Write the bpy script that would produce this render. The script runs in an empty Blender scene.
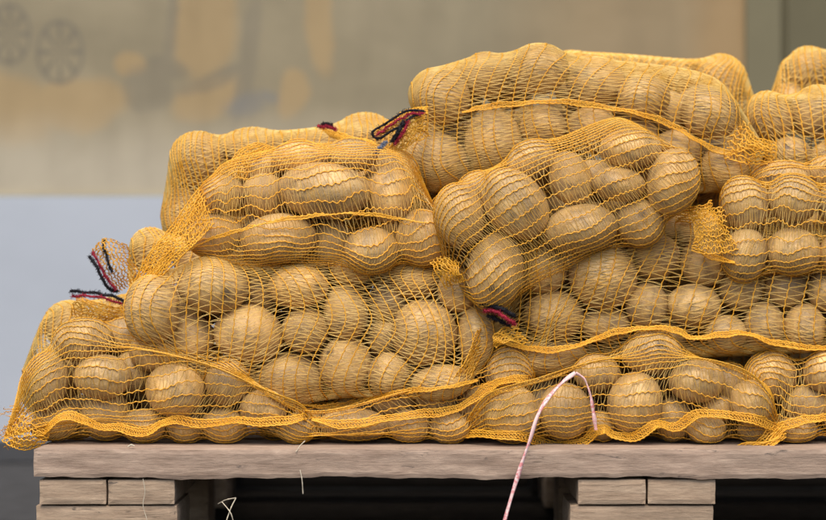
import bpy, math, random
import numpy as np
from mathutils import Vector, Matrix
from mathutils.bvhtree import BVHTree

rng = np.random.default_rng(11)
random.seed(5)
D = 2.6                      # camera distance to the pallet's front edge
ZC = 0.333                   # camera height
PT = 0.144                   # pallet top height
COL = bpy.context.scene.collection

def W(px, py, y):
    k = (D + y) / D / 1000.0
    return np.array([(px - 413.0) * k, y, ZC + (260.0 - py) * k])

# ------------------------------------------------------------------ helpers
def link(o, parent=None):
    COL.objects.link(o)
    if parent is not None:
        o.parent = parent
    return o

def tag(o, label=None, cat=None, group=None, kind=None):
    if label: o['label'] = label
    if cat: o['category'] = cat
    if group: o['group'] = group
    if kind: o['kind'] = kind
    return o

def empty(name, loc):
    o = bpy.data.objects.new(name, None)
    o.location = loc
    o.empty_display_size = 0.02
    return link(o)

def mesh_np(name, V, F, mats, parent=None, fmat=None, smooth=True, origin=(0, 0, 0)):
    """V (n,3); F (m,4) quads"""
    V = np.asarray(V, dtype=np.float32) - np.asarray(origin, dtype=np.float32)
    F = np.asarray(F, dtype=np.int32)
    me = bpy.data.meshes.new(name)
    n = F.shape[1]
    me.vertices.add(len(V)); me.vertices.foreach_set('co', V.ravel())
    me.loops.add(F.size); me.loops.foreach_set('vertex_index', F.ravel())
    me.polygons.add(len(F))
    me.polygons.foreach_set('loop_start', np.arange(0, F.size, n, dtype=np.int32))
    me.polygons.foreach_set('loop_total', np.full(len(F), n, dtype=np.int32))
    if fmat is not None:
        me.polygons.foreach_set('material_index', np.asarray(fmat, dtype=np.int32))
    me.polygons.foreach_set('use_smooth', np.full(len(F), smooth))
    for m in mats: me.materials.append(m)
    me.update(calc_edges=True)
    o = bpy.data.objects.new(name, me)
    return link(o, parent)

def norm(a):
    return a / np.maximum(np.linalg.norm(a, axis=-1, keepdims=True), 1e-9)

class Tubes:
    """collects many tubes of equal or different length into one mesh"""
    def __init__(self): self.V = []; self.F = []; self.M = []; self.n = 0
    def add(self, P, r, sides=3, mat=0, flat=1.0, ref=None):
        # P (N, M, 3), r scalar or (N,M)
        P = np.asarray(P, dtype=float)
        if P.ndim == 2: P = P[None]
        N, M, _ = P.shape
        if N == 0: return
        T = norm(np.gradient(P, axis=1))
        ref = np.array([0.31, 0.9, 0.28]) if ref is None else np.asarray(ref)
        A = norm(np.cross(T, ref)); B = np.cross(T, A)
        r = np.broadcast_to(np.asarray(r, dtype=float), (N, M))[..., None]
        rings = []
        for k in range(sides):
            a = 2 * math.pi * k / sides
            rings.append(P + r * (math.cos(a) * A + flat * math.sin(a) * B))
        V = np.stack(rings, axis=2)                 # N,M,S,3
        idx = np.arange(N * M * sides).reshape(N, M, sides) + self.n
        nx = np.roll(idx, -1, axis=2)
        F = np.stack([idx[:, :-1], nx[:, :-1], nx[:, 1:], idx[:, 1:]], axis=-1).reshape(-1, 4)
        self.V.append(V.reshape(-1, 3)); self.F.append(F)
        self.M.append(np.full(len(F), mat)); self.n += N * M * sides
    def build(self, name, mats, parent=None, origin=(0, 0, 0)):
        return mesh_np(name, np.concatenate(self.V), np.concatenate(self.F), mats, parent,
                       np.concatenate(self.M), True, origin)

def spline(pts, n):
    """Catmull-Rom through pts -> n points"""
    pts = np.asarray(pts, dtype=float)
    p = np.vstack([2 * pts[0] - pts[1], pts, 2 * pts[-1] - pts[-2]])
    m = len(pts) - 1
    t = np.linspace(0, m - 1e-6, n); i = t.astype(int); f = (t - i)[:, None]
    a, b, c, d = p[i], p[i + 1], p[i + 2], p[i + 3]
    return 0.5 * ((2 * b) + (-a + c) * f + (2 * a - 5 * b + 4 * c - d) * f**2 + (-a + 3 * b - 3 * c + d) * f**3)

# ------------------------------------------------------------------ materials
def new_mat(name):
    m = bpy.data.materials.new(name); m.use_nodes = True
    nt = m.node_tree; nt.nodes.clear()
    out = nt.nodes.new('ShaderNodeOutputMaterial')
    b = nt.nodes.new('ShaderNodeBsdfPrincipled')
    nt.links.new(b.outputs[0], out.inputs[0])
    return m, nt, b, out

def nd(nt, typ, **kw):
    n = nt.nodes.new(typ)
    for k, v in kw.items():
        if k in n.inputs.keys() if hasattr(n.inputs, 'keys') else False:
            n.inputs[k].default_value = v
        else:
            setattr(n, k, v)
    return n

def noise(nt, vec, scale, detail=4, rough=0.55, dist=0.0):
    n = nt.nodes.new('ShaderNodeTexNoise')
    n.inputs['Scale'].default_value = scale; n.inputs['Detail'].default_value = detail
    n.inputs['Roughness'].default_value = rough; n.inputs['Distortion'].default_value = dist
    nt.links.new(vec, n.inputs['Vector'])
    return n.outputs['Fac']

def ramp(nt, fac, stops):
    r = nt.nodes.new('ShaderNodeValToRGB')
    el = r.color_ramp.elements
    while len(el) < len(stops): el.new(0.5)
    for e, (p, c) in zip(el, stops):
        e.position = p; e.color = (c[0], c[1], c[2], 1) if hasattr(c, '__len__') else (c, c, c, 1)
    nt.links.new(fac, r.inputs[0])
    return r.outputs[0]

def mix(nt, fac, a, b, mode='MIX'):
    m = nt.nodes.new('ShaderNodeMix'); m.data_type = 'RGBA'; m.blend_type = mode
    for s, v in ((m.inputs[0], fac), (m.inputs[6], a), (m.inputs[7], b)):
        if isinstance(v, (int, float)): s.default_value = v if s.type == 'VALUE' else (v, v, v, 1)
        elif isinstance(v, tuple): s.default_value = (v[0], v[1], v[2], 1)
        else: nt.links.new(v, s)
    return m.outputs[2]

def mapping(nt, vec, scale=(1, 1, 1), loc=(0, 0, 0)):
    m = nt.nodes.new('ShaderNodeMapping')
    m.inputs['Scale'].default_value = scale; m.inputs['Location'].default_value = loc
    nt.links.new(vec, m.inputs['Vector'])
    return m.outputs[0]

def bump(nt, h, strength, dist, bsdf):
    b = nt.nodes.new('ShaderNodeBump')
    b.inputs['Strength'].default_value = strength; b.inputs['Distance'].default_value = dist
    nt.links.new(h, b.inputs['Height']); nt.links.new(b.outputs[0], bsdf.inputs['Normal'])

def objcoord(nt, randomise=True):
    tc = nt.nodes.new('ShaderNodeTexCoord')
    if not randomise: return tc.outputs['Object'], None
    oi = nt.nodes.new('ShaderNodeObjectInfo')
    ml = nt.nodes.new('ShaderNodeMath'); ml.operation = 'MULTIPLY'; ml.inputs[1].default_value = 37.0
    nt.links.new(oi.outputs['Random'], ml.inputs[0])
    ad = nt.nodes.new('ShaderNodeVectorMath'); ad.operation = 'ADD'
    nt.links.new(tc.outputs['Object'], ad.inputs[0]); nt.links.new(ml.outputs[0], ad.inputs[1])
    return ad.outputs[0], oi.outputs['Random']

def mat_potato():
    m, nt, b, _ = new_mat('potato_skin')
    v, rnd = objcoord(nt)
    base = ramp(nt, noise(nt, v, 28, 5, 0.6), [(0.3, (0.42, 0.255, 0.082)), (0.52, (0.60, 0.39, 0.145)), (0.75, (0.76, 0.54, 0.24))])
    tint = ramp(nt, rnd, [(0.0, (0.72, 0.68, 0.62)), (0.3, (1.0, 0.97, 0.92)), (0.6, (0.88, 0.87, 0.88)), (1.0, (1.12, 1.05, 0.94))])
    base = mix(nt, 1.0, base, tint, 'MULTIPLY')
    # russet net of fine skin scurf
    scurf = ramp(nt, noise(nt, v, 420, 3, 0.7), [(0.40, 0.0), (0.68, 1.0)])
    base = mix(nt, mix(nt, 1.0, scurf, 0.32, 'MULTIPLY'), base, (0.66, 0.49, 0.28))
    # soil film in soft patches
    soil = ramp(nt, noise(nt, v, 42, 5, 0.65, 0.8), [(0.44, 0.0), (0.64, 1.0)])
    base = mix(nt, mix(nt, 1.0, soil, 0.68, 'MULTIPLY'), base, (0.215, 0.155, 0.09))
    # lenticels
    vo = nt.nodes.new('ShaderNodeTexVoronoi'); vo.inputs['Scale'].default_value = 150; nt.links.new(v, vo.inputs['Vector'])
    lent = ramp(nt, vo.outputs['Distance'], [(0.06, 1.0), (0.17, 0.0)])
    base = mix(nt, mix(nt, 1.0, lent, 0.55, 'MULTIPLY'), base, (0.15, 0.10, 0.055))
    # few dark bruises
    vo2 = nt.nodes.new('ShaderNodeTexVoronoi'); vo2.inputs['Scale'].default_value = 24; nt.links.new(v, vo2.inputs['Vector'])
    br = ramp(nt, vo2.outputs['Distance'], [(0.06, 1.0), (0.15, 0.0)])
    base = mix(nt, mix(nt, 1.0, br, 0.8, 'MULTIPLY'), base, (0.09, 0.065, 0.05))
    nt.links.new(base, b.inputs['Base Color'])
    b.inputs['Roughness'].default_value = 0.45
    b.inputs['Specular IOR Level'].default_value = 0.35
    b.inputs['Subsurface Weight'].default_value = 0.0
    h = mix(nt, 0.5, noise(nt, v, 260, 4, 0.6), mix(nt, 1.0, noise(nt, v, 60, 3), mix(nt, 0.6, (1, 1, 1), mix(nt, 1.0, (1, 1, 1), lent, 'SUBTRACT')), 'MULTIPLY'))
    bump(nt, h, 0.75, 0.002, b)
    return m

def mat_plastic(name, c0, c1, rough=0.4, trans=0.35, scale=60):
    m, nt, b, out = new_mat(name)
    v, rnd = objcoord(nt)
    c = ramp(nt, noise(nt, v, scale, 3), [(0.3, c0), (0.7, c1)])
    c = mix(nt, 1.0, c, ramp(nt, rnd, [(0.0, 0.9), (1.0, 1.06)]), 'MULTIPLY')
    nt.links.new(c, b.inputs['Base Color'])
    b.inputs['Roughness'].default_value = rough
    b.inputs['Specular IOR Level'].default_value = 0.5
    tr = nt.nodes.new('ShaderNodeBsdfTranslucent'); nt.links.new(c, tr.inputs[0])
    ms = nt.nodes.new('ShaderNodeMixShader'); ms.inputs[0].default_value = trans
    nt.links.new(b.outputs[0], ms.inputs[1]); nt.links.new(tr.outputs[0], ms.inputs[2])
    nt.links.new(ms.outputs[0], out.inputs[0])
    return m

def mat_wood(name, c_lo, c_hi, end=False, axis=0):
    m, nt, b, _ = new_mat(name)
    v, rnd = objcoord(nt)
    sc = [9, 9, 9]; 
    if not end: sc[axis] = 1.3
    g = noise(nt, mapping(nt, v, tuple(sc)), 15, 10, 0.68, 0.35)
    fine = noise(nt, mapping(nt, v, tuple(x * 5 for x in sc)), 14, 6, 0.7)
    c = ramp(nt, g, [(0.30, c_lo), (0.55, tuple((a + b_) / 2 for a, b_ in zip(c_lo, c_hi))), (0.74, c_hi)])
    c = mix(nt, 0.35, c, ramp(nt, fine, [(0.35, 0.55), (0.6, 1.12)]), 'MULTIPLY')
    blot = ramp(nt, noise(nt, mapping(nt, v, (5, 9, 9)), 2.2, 5, 0.6), [(0.40, 1.0), (0.72, 0.62)])
    c = mix(nt, 0.8, c, blot, 'MULTIPLY')
    stain = ramp(nt, noise(nt, mapping(nt, v, (3, 6, 12)), 6.5, 6, 0.7, 1.0), [(0.62, 0.0), (0.68, 1.0)])
    c = mix(nt, mix(nt, 1.0, stain, 0.75, 'MULTIPLY'), c, (0.05, 0.045, 0.045))
    crack = ramp(nt, noise(nt, mapping(nt, v, (0.8, 20, 20) if not end else (14, 14, 14)), 7, 3, 0.5, 0.4), [(0.485, 0.0), (0.5, 1.0), (0.515, 0.0)])
    crack = mix(nt, 1.0, crack, ramp(nt, noise(nt, v, 9, 2), [(0.5, 0.0), (0.62, 1.0)]), 'MULTIPLY')
    c = mix(nt, mix(nt, 1.0, crack, 0.7, 'MULTIPLY'), c, (0.06, 0.045, 0.035))
    nt.links.new(c, b.inputs['Base Color'])
    b.inputs['Roughness'].default_value = 0.85; b.inputs['Specular IOR Level'].default_value = 0.2
    bump(nt, mix(nt, 0.5, g, fine), 0.75, 0.0016, b)
    return m

def mat_plain(name, c, rough=0.8, var=0.12, scale=3.0, spec=0.2, c2=None, bumpd=0.0, bscale=80):
    m, nt, b, _ = new_mat(name)
    v, _r = objcoord(nt, False)
    c2 = c2 or tuple(x * (1 - var) for x in c)
    col = ramp(nt, noise(nt, v, scale, 6, 0.6, 0.3), [(0.35, c2), (0.65, c)])
    nt.links.new(col, b.inputs['Base Color'])
    b.inputs['Roughness'].default_value = rough; b.inputs['Specular IOR Level'].default_value = spec
    if bumpd: bump(nt, noise(nt, v, bscale, 4), 0.6, bumpd, b)
    return m

M_POT = mat_potato()
M_CHAIN = mat_plastic('orange_net_chain', (0.82, 0.40, 0.020), (0.93, 0.52, 0.055), 0.42, 0.25)
M_STRAND = mat_plastic('yellow_net_strand', (0.84, 0.53, 0.10), (0.94, 0.72, 0.28), 0.26, 0.35)
M_HEM = mat_plastic('orange_hem_yarn', (0.78, 0.37, 0.018), (0.90, 0.50, 0.05), 0.5, 0.2)
M_BLACK = mat_plain('black_cord_fibre', (0.018, 0.017, 0.022), 0.7, 0.3, 300)
M_RED = mat_plain('crimson_cord_fibre', (0.42, 0.025, 0.055), 0.6, 0.5, 300)
M_BLUE = mat_plain('blue_grey_fibre', (0.25, 0.30, 0.42), 0.6, 0.4, 300)

# ------------------------------------------------------------------ potatoes
class Pot: pass
POTS = []
def rotmat(rot, tilt, roll):
    return np.array((Matrix.Rotation(-math.radians(rot), 3, 'Y') @ Matrix.Rotation(tilt, 3, 'Z') @ Matrix.Rotation(roll, 3, 'X')))

def add_pot(sack, px, py, w, h, rot, y, row, order, front=True, slack=False):
    p = Pot()
    p.sack, p.px, p.py, p.rot, p.row, p.order, p.front = sack, px, py, rot, row, order, front
    p.w, p.h = (w * 1.0, h * 1.0) if front else (w, h)
    p.dep = min(max((w + h) / 2 * 0.92, min(w, h) * 0.9), 62)
    if front: y = y + (p.dep - 48) * .00042
    p.shr = 1.0; p.y = y; p.hx = px; p.hy = py
    r = random.Random(int(px * 31 + py * 17 + y * 1000))
    p.R = rotmat(rot, r.uniform(-.22, .22) if front else r.uniform(-.6, .6), r.uniform(-.15, .15))
    p.K = np.array([[r.gauss(0, 1) for _ in range(3)] for _ in range(6)])
    p.K = norm(p.K) * np.array([1.5, 2.0, 2.6, 3.4, 4.6, 6.0])[:, None]
    p.A = np.array([r.uniform(.015, .035), r.uniform(.012, .026), r.uniform(.008, .02), r.uniform(.005, .012), r.uniform(.004, .009), .004])
    p.P = np.array([r.uniform(0, 6.28) for _ in range(6)])
    p.seed = r
    refresh(p)
    POTS.append(p)
    return p
def refresh(p):
    k = (D + p.y) / D / 1000.0
    p.c = W(p.px, p.py, p.y)
    p.ax = np.array([p.w * k / 2, p.dep * k / 2, p.h * k / 2])
def shape_f(p, d):
    f = np.ones(d.shape[:-1])
    for K, A, ph in zip(p.K, p.A, p.P):
        f = f + A * np.cos(d @ K + ph)
    return f
def push_out(p, X, clear=0.0007, axis=None):
    """moves points X (n,3) that lie inside potato p out of it, never towards the sack's core (axis = segment a,b)"""
    d = X - p.c
    near = np.einsum('ij,ij->i', d, d) < (p.ax.max() * 1.25 + clear) ** 2
    if not near.any(): return X
    q = (d[near] @ p.R) / p.ax
    r = np.maximum(np.linalg.norm(q, axis=1), 1e-6)
    f = shape_f(p, q / r[:, None]) + clear / p.ax.mean()
    ins = r < f
    if not ins.any(): return X
    ix = np.where(near)[0][ins]; q = q[ins]; f = f[ins]; P = X[ix]
    n = norm((q / p.ax) @ p.R.T)
    if axis is None: m = n
    else:
        a, b = axis; ab = b - a
        t = np.clip(((P - a) @ ab) / (ab @ ab), 0, 1)[:, None]
        rad = norm(P - (a + t * ab))
        dt = (n * rad).sum(1, keepdims=True)
        m = norm(n * np.clip(dt, 0, 1) * 1.4 + rad * .6)
    dq = (m @ p.R) / p.ax
    A = (dq * dq).sum(1); B = (q * dq).sum(1)
    for _ in range(2):
        Cc = (q * q).sum(1) - f * f
        t = (-B + np.sqrt(np.maximum(B * B - A * Cc, 0))) / A
        e = norm(q + dq * t[:, None]); f = shape_f(p, e) + clear / p.ax.mean()
    X[ix] = P + m * t[:, None]
    return X

# sack table -------------------------------------------------------------
# name: phrase, y, chain direction, poles (px,py,y)x2, chain spacing, rows [(px,py,w,h,rot[,dy])], back layer?
S = {}
def sack(key, phrase, label, y, kind, poles, rows, back=1, rest=False, pitch=None, dense=1.0, hug=1.0):
    S[key] = dict(hug=hug, key=key, phrase=phrase, label=label, y=y, kind=kind, poles=poles, rows=rows, back=back, rest=rest, pitch=pitch, dense=dense)

sack('A', 'lower left corner sack', 'lowest yellow net sack at the left pallet corner, wavy orange hem and frayed tip', .078, 'along',
     ((4, 438, .075), (322, 428, .085)),
     [[(88, 345, 64, 44, 8), (128, 336, 52, 40, 0, .03), (160, 357, 50, 44, 0), (200, 360, 50, 40, 0, .03)],
      [(52, 387, 50, 68, -12, -.006), (97, 374, 60, 46, 0, -.008), (172, 390, 68, 62, -4, -.012), (226, 387, 48, 50, 0), (133, 372, 40, 44, 0, .02)],
      [(60, 428, 56, 40, 15), (100, 410, 52, 50, 0, .004), (146, 431, 44, 34, 0), (186, 434, 40, 30, 0), (226, 431, 46, 34, 0), (262, 412, 52, 40, 0), (292, 428, 40, 32, 0)]], rest=True)
sack('B', 'rear lower left sack', 'half hidden yellow net sack behind the lowest left one, black and red drawstring on top', .205, 'around',
     ((22, 372, .20), (215, 330, .21)),
     [[(72, 330, 56, 52, 30), (112, 325, 54, 46, 0), (160, 325, 54, 46, 0)], [(62, 362, 44, 54, 0), (100, 372, 56, 50, 0), (150, 372, 56, 50, 0)],
      [(60, 410, 56, 52, 0), (115, 415, 56, 50, 0), (170, 415, 56, 50, 0)]], back=0, dense=1.4, hug=.35)
sack('C', 'rear second layer sack', 'small visible end of a net sack showing brownish bumps above the crumpled drawstring flap', .20, 'around',
     ((128, 268, .20), (290, 285, .21)),
     [[(155, 254, 44, 48, 20), (200, 262, 54, 50, 0), (250, 264, 58, 52, 0)], [(152, 294, 46, 46, 0), (205, 300, 56, 44, 0), (252, 306, 50, 40, 0)]], back=0, dense=1.4, hug=.35)
sack('D', 'big second layer sack', 'wide yellow net sack on the second layer with upright chains and a large pale potato', .085, 'around',
     ((136, 322, .125), (492, 335, .13)),
     [[(152, 310, 56, 68, 0, -.010), (214, 286, 72, 56, 0, -.011), (260, 292, 48, 46, 0, .02), (297, 286, 62, 44, 0), (350, 274, 44, 36, 0), (387, 302, 40, 44, 0, .015), (416, 280, 50, 38, 0), (456, 292, 42, 44, 0)],
      [(196, 338, 52, 48, 0, .005), (243, 337, 72, 60, -10, -.004), (306, 330, 48, 46, 0), (345, 312, 46, 56, 10), (386, 338, 40, 44, 0, .02), (426, 338, 66, 70, 0, -.010), (474, 334, 38, 66, 0)],
      [(236, 374, 52, 44, 0, .02), (290, 376, 72, 56, -5, -.005), (346, 363, 54, 56, 0), (388, 372, 42, 44, 0), (440, 378, 60, 36, 5)]])
sack('E', 'front third layer sack', 'net sack third up on the left with sideways chains and a long ragged flap', .085, 'along',
     ((184, 232, .115), (436, 210, .135)),
     [[(262, 168, 56, 34, 5, .03), (300, 158, 58, 32, 0, .025), (350, 155, 56, 34, 0, .025), (396, 168, 44, 36, -20, .02)],
      [(222, 194, 46, 38, 10), (266, 196, 50, 44, 0, .02), (324, 190, 94, 56, -3, -.010), (391, 196, 46, 58, 0)],
      [(218, 235, 56, 44, 0), (281, 239, 78, 50, 5, -.010), (329, 244, 40, 50, 0), (371, 249, 56, 48, 0, -.006), (418, 236, 56, 58, 0, -.008)]])
sack('F', 'blurred rear left sack', 'brownish out of focus net sack standing behind the third left sack, highest on the left', .235, 'around',
     ((166, 215, .24), (455, 185, .24)),
     [[(203, 165, 58, 56, 20), (252, 152, 68, 44, 0), (310, 150, 62, 44, 0), (364, 141, 60, 46, 0), (405, 155, 50, 46, 0)],
      [(189, 212, 50, 66, 0), (235, 200, 62, 56, 0), (300, 200, 62, 56, 0), (220, 180, 50, 48, 0, .025), (360, 195, 60, 56, 0), (420, 196, 56, 56, 0)]], back=0, dense=1.9, hug=.35)
sack('G', 'slanting middle sack', 'net sack slanting down to its bunched lower end in the centre of the pile', .055, 'along',
     ((447, 284, .088), (690, 158, .10)),
     [[(478, 192, 44, 40, 20, .03), (532, 164, 54, 40, 20), (571, 178, 44, 58, 20), (630, 150, 62, 40, 0), (612, 182, 56, 36, -8), (668, 187, 52, 68, -15, -.008)],
      [(466, 215, 52, 66, 10, -.004), (516, 203, 88, 66, -50, -.012), (499, 265, 58, 80, -8, -.011), (584, 223, 78, 50, 8, -.008), (634, 218, 48, 48, 0)]], back=1)
sack('H', 'long topmost sack', 'long topmost yellow net sack with a black and crimson drawstring at its left end', .15, 'around',
     ((420, 128, .165), (766, 150, .17)),
     [[(446, 92, 64, 60, 0), (492, 78, 56, 50, 0, .01), (537, 74, 66, 56, 0), (590, 84, 66, 54, 0), (638, 96, 56, 46, 0), (668, 112, 44, 44, 0, .015), (706, 116, 60, 54, -30)],
      [(436, 162, 70, 58, -25), (497, 142, 62, 68, 0), (548, 128, 48, 46, 0), (588, 128, 52, 48, 0), (632, 132, 46, 42, 0, .01), (678, 148, 52, 46, 0), (726, 168, 56, 50, -20)]])
sack('I', 'blurred topmost rear sack', 'out of focus brownish net sack peeping over the right half of the longest sack', .36, 'around',
     ((590, 90, .36), (757, 105, .36)),
     [[(572, 66, 46, 30, 0, .0), (630, 90, 56, 38, 0), (672, 86, 58, 40, 5), (714, 86, 56, 58, 0)], [(650, 120, 60, 50, 0), (710, 130, 60, 50, 0)]], back=0, dense=1.9, hug=.35)
sack('J', 'upper right sack', 'yellow net sack at the right frame edge, directly below the most distant one there', .20, 'around',
     ((762, 140, .235), (900, 135, .20)),
     [[(776, 122, 50, 54, 20), (817, 118, 62, 60, 0), (866, 118, 56, 56, 0)], [(790, 150, 46, 40, 0), (835, 158, 50, 44, 0), (872, 158, 46, 44, 0)]], back=0, dense=1.4, hug=.35)
sack('K', 'highest right rear sack', 'most blurred net sack in the upper right corner against the olive panel', .36, 'around',
     ((772, 95, .36), (900, 80, .36)),
     [[(807, 74, 50, 46, 20), (856, 74, 54, 52, 0)], [(793, 100, 40, 44, 0), (840, 112, 54, 46, 0)]], back=0, dense=1.9, hug=.35)
sack('L', 'right third layer sack', 'net sack on the right third layer with four plump potatoes and a left corner flap', .07, 'along',
     ((718, 228, .105), (905, 232, .08)),
     [[(744, 203, 48, 54, 15), (796, 200, 54, 50, 0), (846, 205, 50, 50, 0), (880, 210, 40, 46, 0)],
      [(747, 255, 46, 56, -8), (796, 252, 56, 48, 0), (844, 253, 50, 48, 0), (882, 250, 40, 44, 0)]], back=1)
sack('M', 'wedged upper right sack', 'flattened net sack wedged between the two right hand sacks, only its top seen', .145, 'along',
     ((742, 184, .14), (910, 185, .15)),
     [[(786, 176, 60, 34, 0), (836, 176, 56, 38, -8), (878, 182, 48, 40, 0)]], back=0)
sack('N', 'wide right second layer sack', 'broad yellow net sack on the right second layer with sagging hem and ruffled left end', .09, 'around',
     ((490, 332, .09), (915, 318, .09)),
     [[(545, 272, 48, 50, 0), (607, 279, 68, 68, 0, -.010), (655, 258, 56, 48, 0, .01), (700, 262, 50, 48, 0, .01), (741, 290, 44, 44, 0, .01), (787, 291, 44, 42, 0), (826, 292, 42, 42, 0), (868, 290, 46, 46, 0)],
      [(552, 316, 62, 52, 0), (605, 322, 50, 36, 0, .01), (644, 304, 42, 46, 0), (694, 306, 56, 44, 0), (728, 332, 42, 36, 0), (765, 322, 42, 50, 0), (806, 326, 42, 50, 0), (850, 326, 48, 46, 0), (885, 322, 42, 46, 0)],
      [(548, 353, 82, 36, 8), (668, 334, 44, 30, 0, .02)],
      [(600, 240, 56, 40, 20, .045), (655, 226, 60, 36, 0, .045), (702, 232, 46, 40, 0, .045)]])
sack('O', 'lower middle front sack', 'lowest net sack right of the pink strap, wavy double hem resting on the pallet edge', .075, 'along',
     ((458, 436, .08), (784, 434, .085)),
     [[(603, 378, 50, 40, 0), (656, 358, 64, 46, 0), (694, 386, 58, 46, 0), (727, 384, 44, 46, -20, .015)],
      [(518, 416, 56, 58, 0, -.010), (566, 416, 56, 58, 0, -.006), (632, 402, 60, 68, -10, -.012), (712, 414, 40, 34, 0, .01), (750, 408, 50, 56, 10)],
      [(600, 430, 34, 32, 0, .01), (668, 423, 42, 46, 0), (711, 431, 46, 32, 0), (752, 434, 40, 26, 0, .01)]], rest=True)
sack('P', 'squashed lower sack', 'squashed lowest net sack pressed beneath the wide second layer sack, hem ending in a point', .078, 'along',
     ((304, 432, .09), (528, 392, .10)),
     [[(395, 404, 44, 34, 0, .01), (440, 400, 46, 34, 0, .01), (478, 404, 46, 48, 0), (505, 376, 50, 52, 20)],
      [(310, 426, 36, 34, 0, .01), (352, 430, 74, 34, 0), (410, 430, 44, 34, 0), (445, 431, 40, 32, 0)]], rest=True)
sack('Q', 'lower right corner sack', 'lowest net sack cut off by the right frame edge, resting on the pallet', .082, 'along',
     ((742, 436, .085), (900, 430, .085)),
     [[(777, 381, 54, 50, 0), (822, 378, 50, 46, 0), (866, 382, 50, 50, 0)],
      [(758, 418, 36, 40, 0, .01), (804, 404, 54, 44, 0), (802, 433, 52, 28, 0), (848, 424, 50, 44, 0), (883, 424, 40, 44, 0)]], rest=True)
def grid_rows(x0, x1, y0, y1, s=56):
    rows = []; n = 0
    r = random.Random(x0 + y0)
    y = y0
    while y <= y1:
        row = []; x = x0 + (s / 2 if n % 2 else 0)
        while x <= x1:
            row.append((x + r.uniform(-4, 4), y + r.uniform(-4, 4), s * r.uniform(1.1, 1.3), s * r.uniform(.95, 1.08), r.uniform(-25, 25)))
            x += s
        rows.append(row); y += s * .88; n += 1
    return rows
sack('R', 'hidden rear middle sack', 'mostly hidden net sack at the bottom behind the squashed lower one', .235, 'around',
     ((262, 400, .235), (560, 400, .235)), grid_rows(300, 520, 350, 425), back=0, rest=True)
sack('T', 'hidden rear right sack', 'mostly hidden net sack at the bottom behind the lower middle front one', .235, 'around',
     ((575, 400, .235), (880, 400, .235)), grid_rows(610, 840, 350, 425), back=0, rest=True)
sack('U', 'hidden rear second layer sack', 'mostly hidden net sack in the second layer behind the broad right one', .245, 'around',
     ((480, 270, .24), (880, 270, .24)), grid_rows(498, 840, 205, 325), back=0)
sack('X', 'hidden rear left layer sack', 'mostly hidden net sack behind the wide second layer sack on the left', .235, 'around',
     ((250, 300, .235), (560, 290, .235)), grid_rows(262, 545, 222, 335), back=0)

sack('V', 'hidden farthest lower sack', 'mostly hidden net sack farthest back in the lower half of the pile', .35, 'around',
     ((270, 330, .35), (900, 330, .35)), grid_rows(310, 860, 250, 400, 68), back=0, rest=False)
sack('Y', 'hidden farthest upper sack', 'mostly hidden net sack behind the long topmost one and the slanting one', .27, 'around',
     ((400, 170, .27), (790, 190, .27)), grid_rows(450, 750, 140, 215, 60), back=0, rest=False)

for k, s in S.items():
    s['pots'] = []
    for ri, row in enumerate(s['rows']):
        rowp = []
        for t in row:
            px, py, w, h, rot = t[:5]; dy = t[5] if len(t) > 5 else 0
            p = add_pot(k, px, py, w, h, rot, s['y'] + dy, ri, 0, True)
            p.deep = dy
            rowp.append(p)
        for i, p in enumerate(sorted(rowp, key=lambda q: q.px)): p.order = i; p.rown = len(rowp)
        s['pots'] += rowp
    if s['back']:
        fronts = list(s['pots'])
        for i, f in enumerate(fronts):
            if i % 3 == 2 and len(fronts) > 9: continue
            r = f.seed
            sz = min(max((f.w + f.h) / 2, 40), 58)
            cx_ = sum(q.px for q in fronts) / len(fronts); cy_ = sum(q.py for q in fronts) / len(fronts)
            b = add_pot(k, f.px + (cx_ - f.px) * .10 + r.uniform(-5, 5), f.py + (cy_ - f.py) * .16 + r.uniform(-3, 3), sz * r.uniform(1, 1.2), sz * r.uniform(.85, 1.0),
                        r.uniform(-50, 50), f.y + .052, f.row, 0, False)
            b.deep = .05
            s['pots'].append(b)

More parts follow.
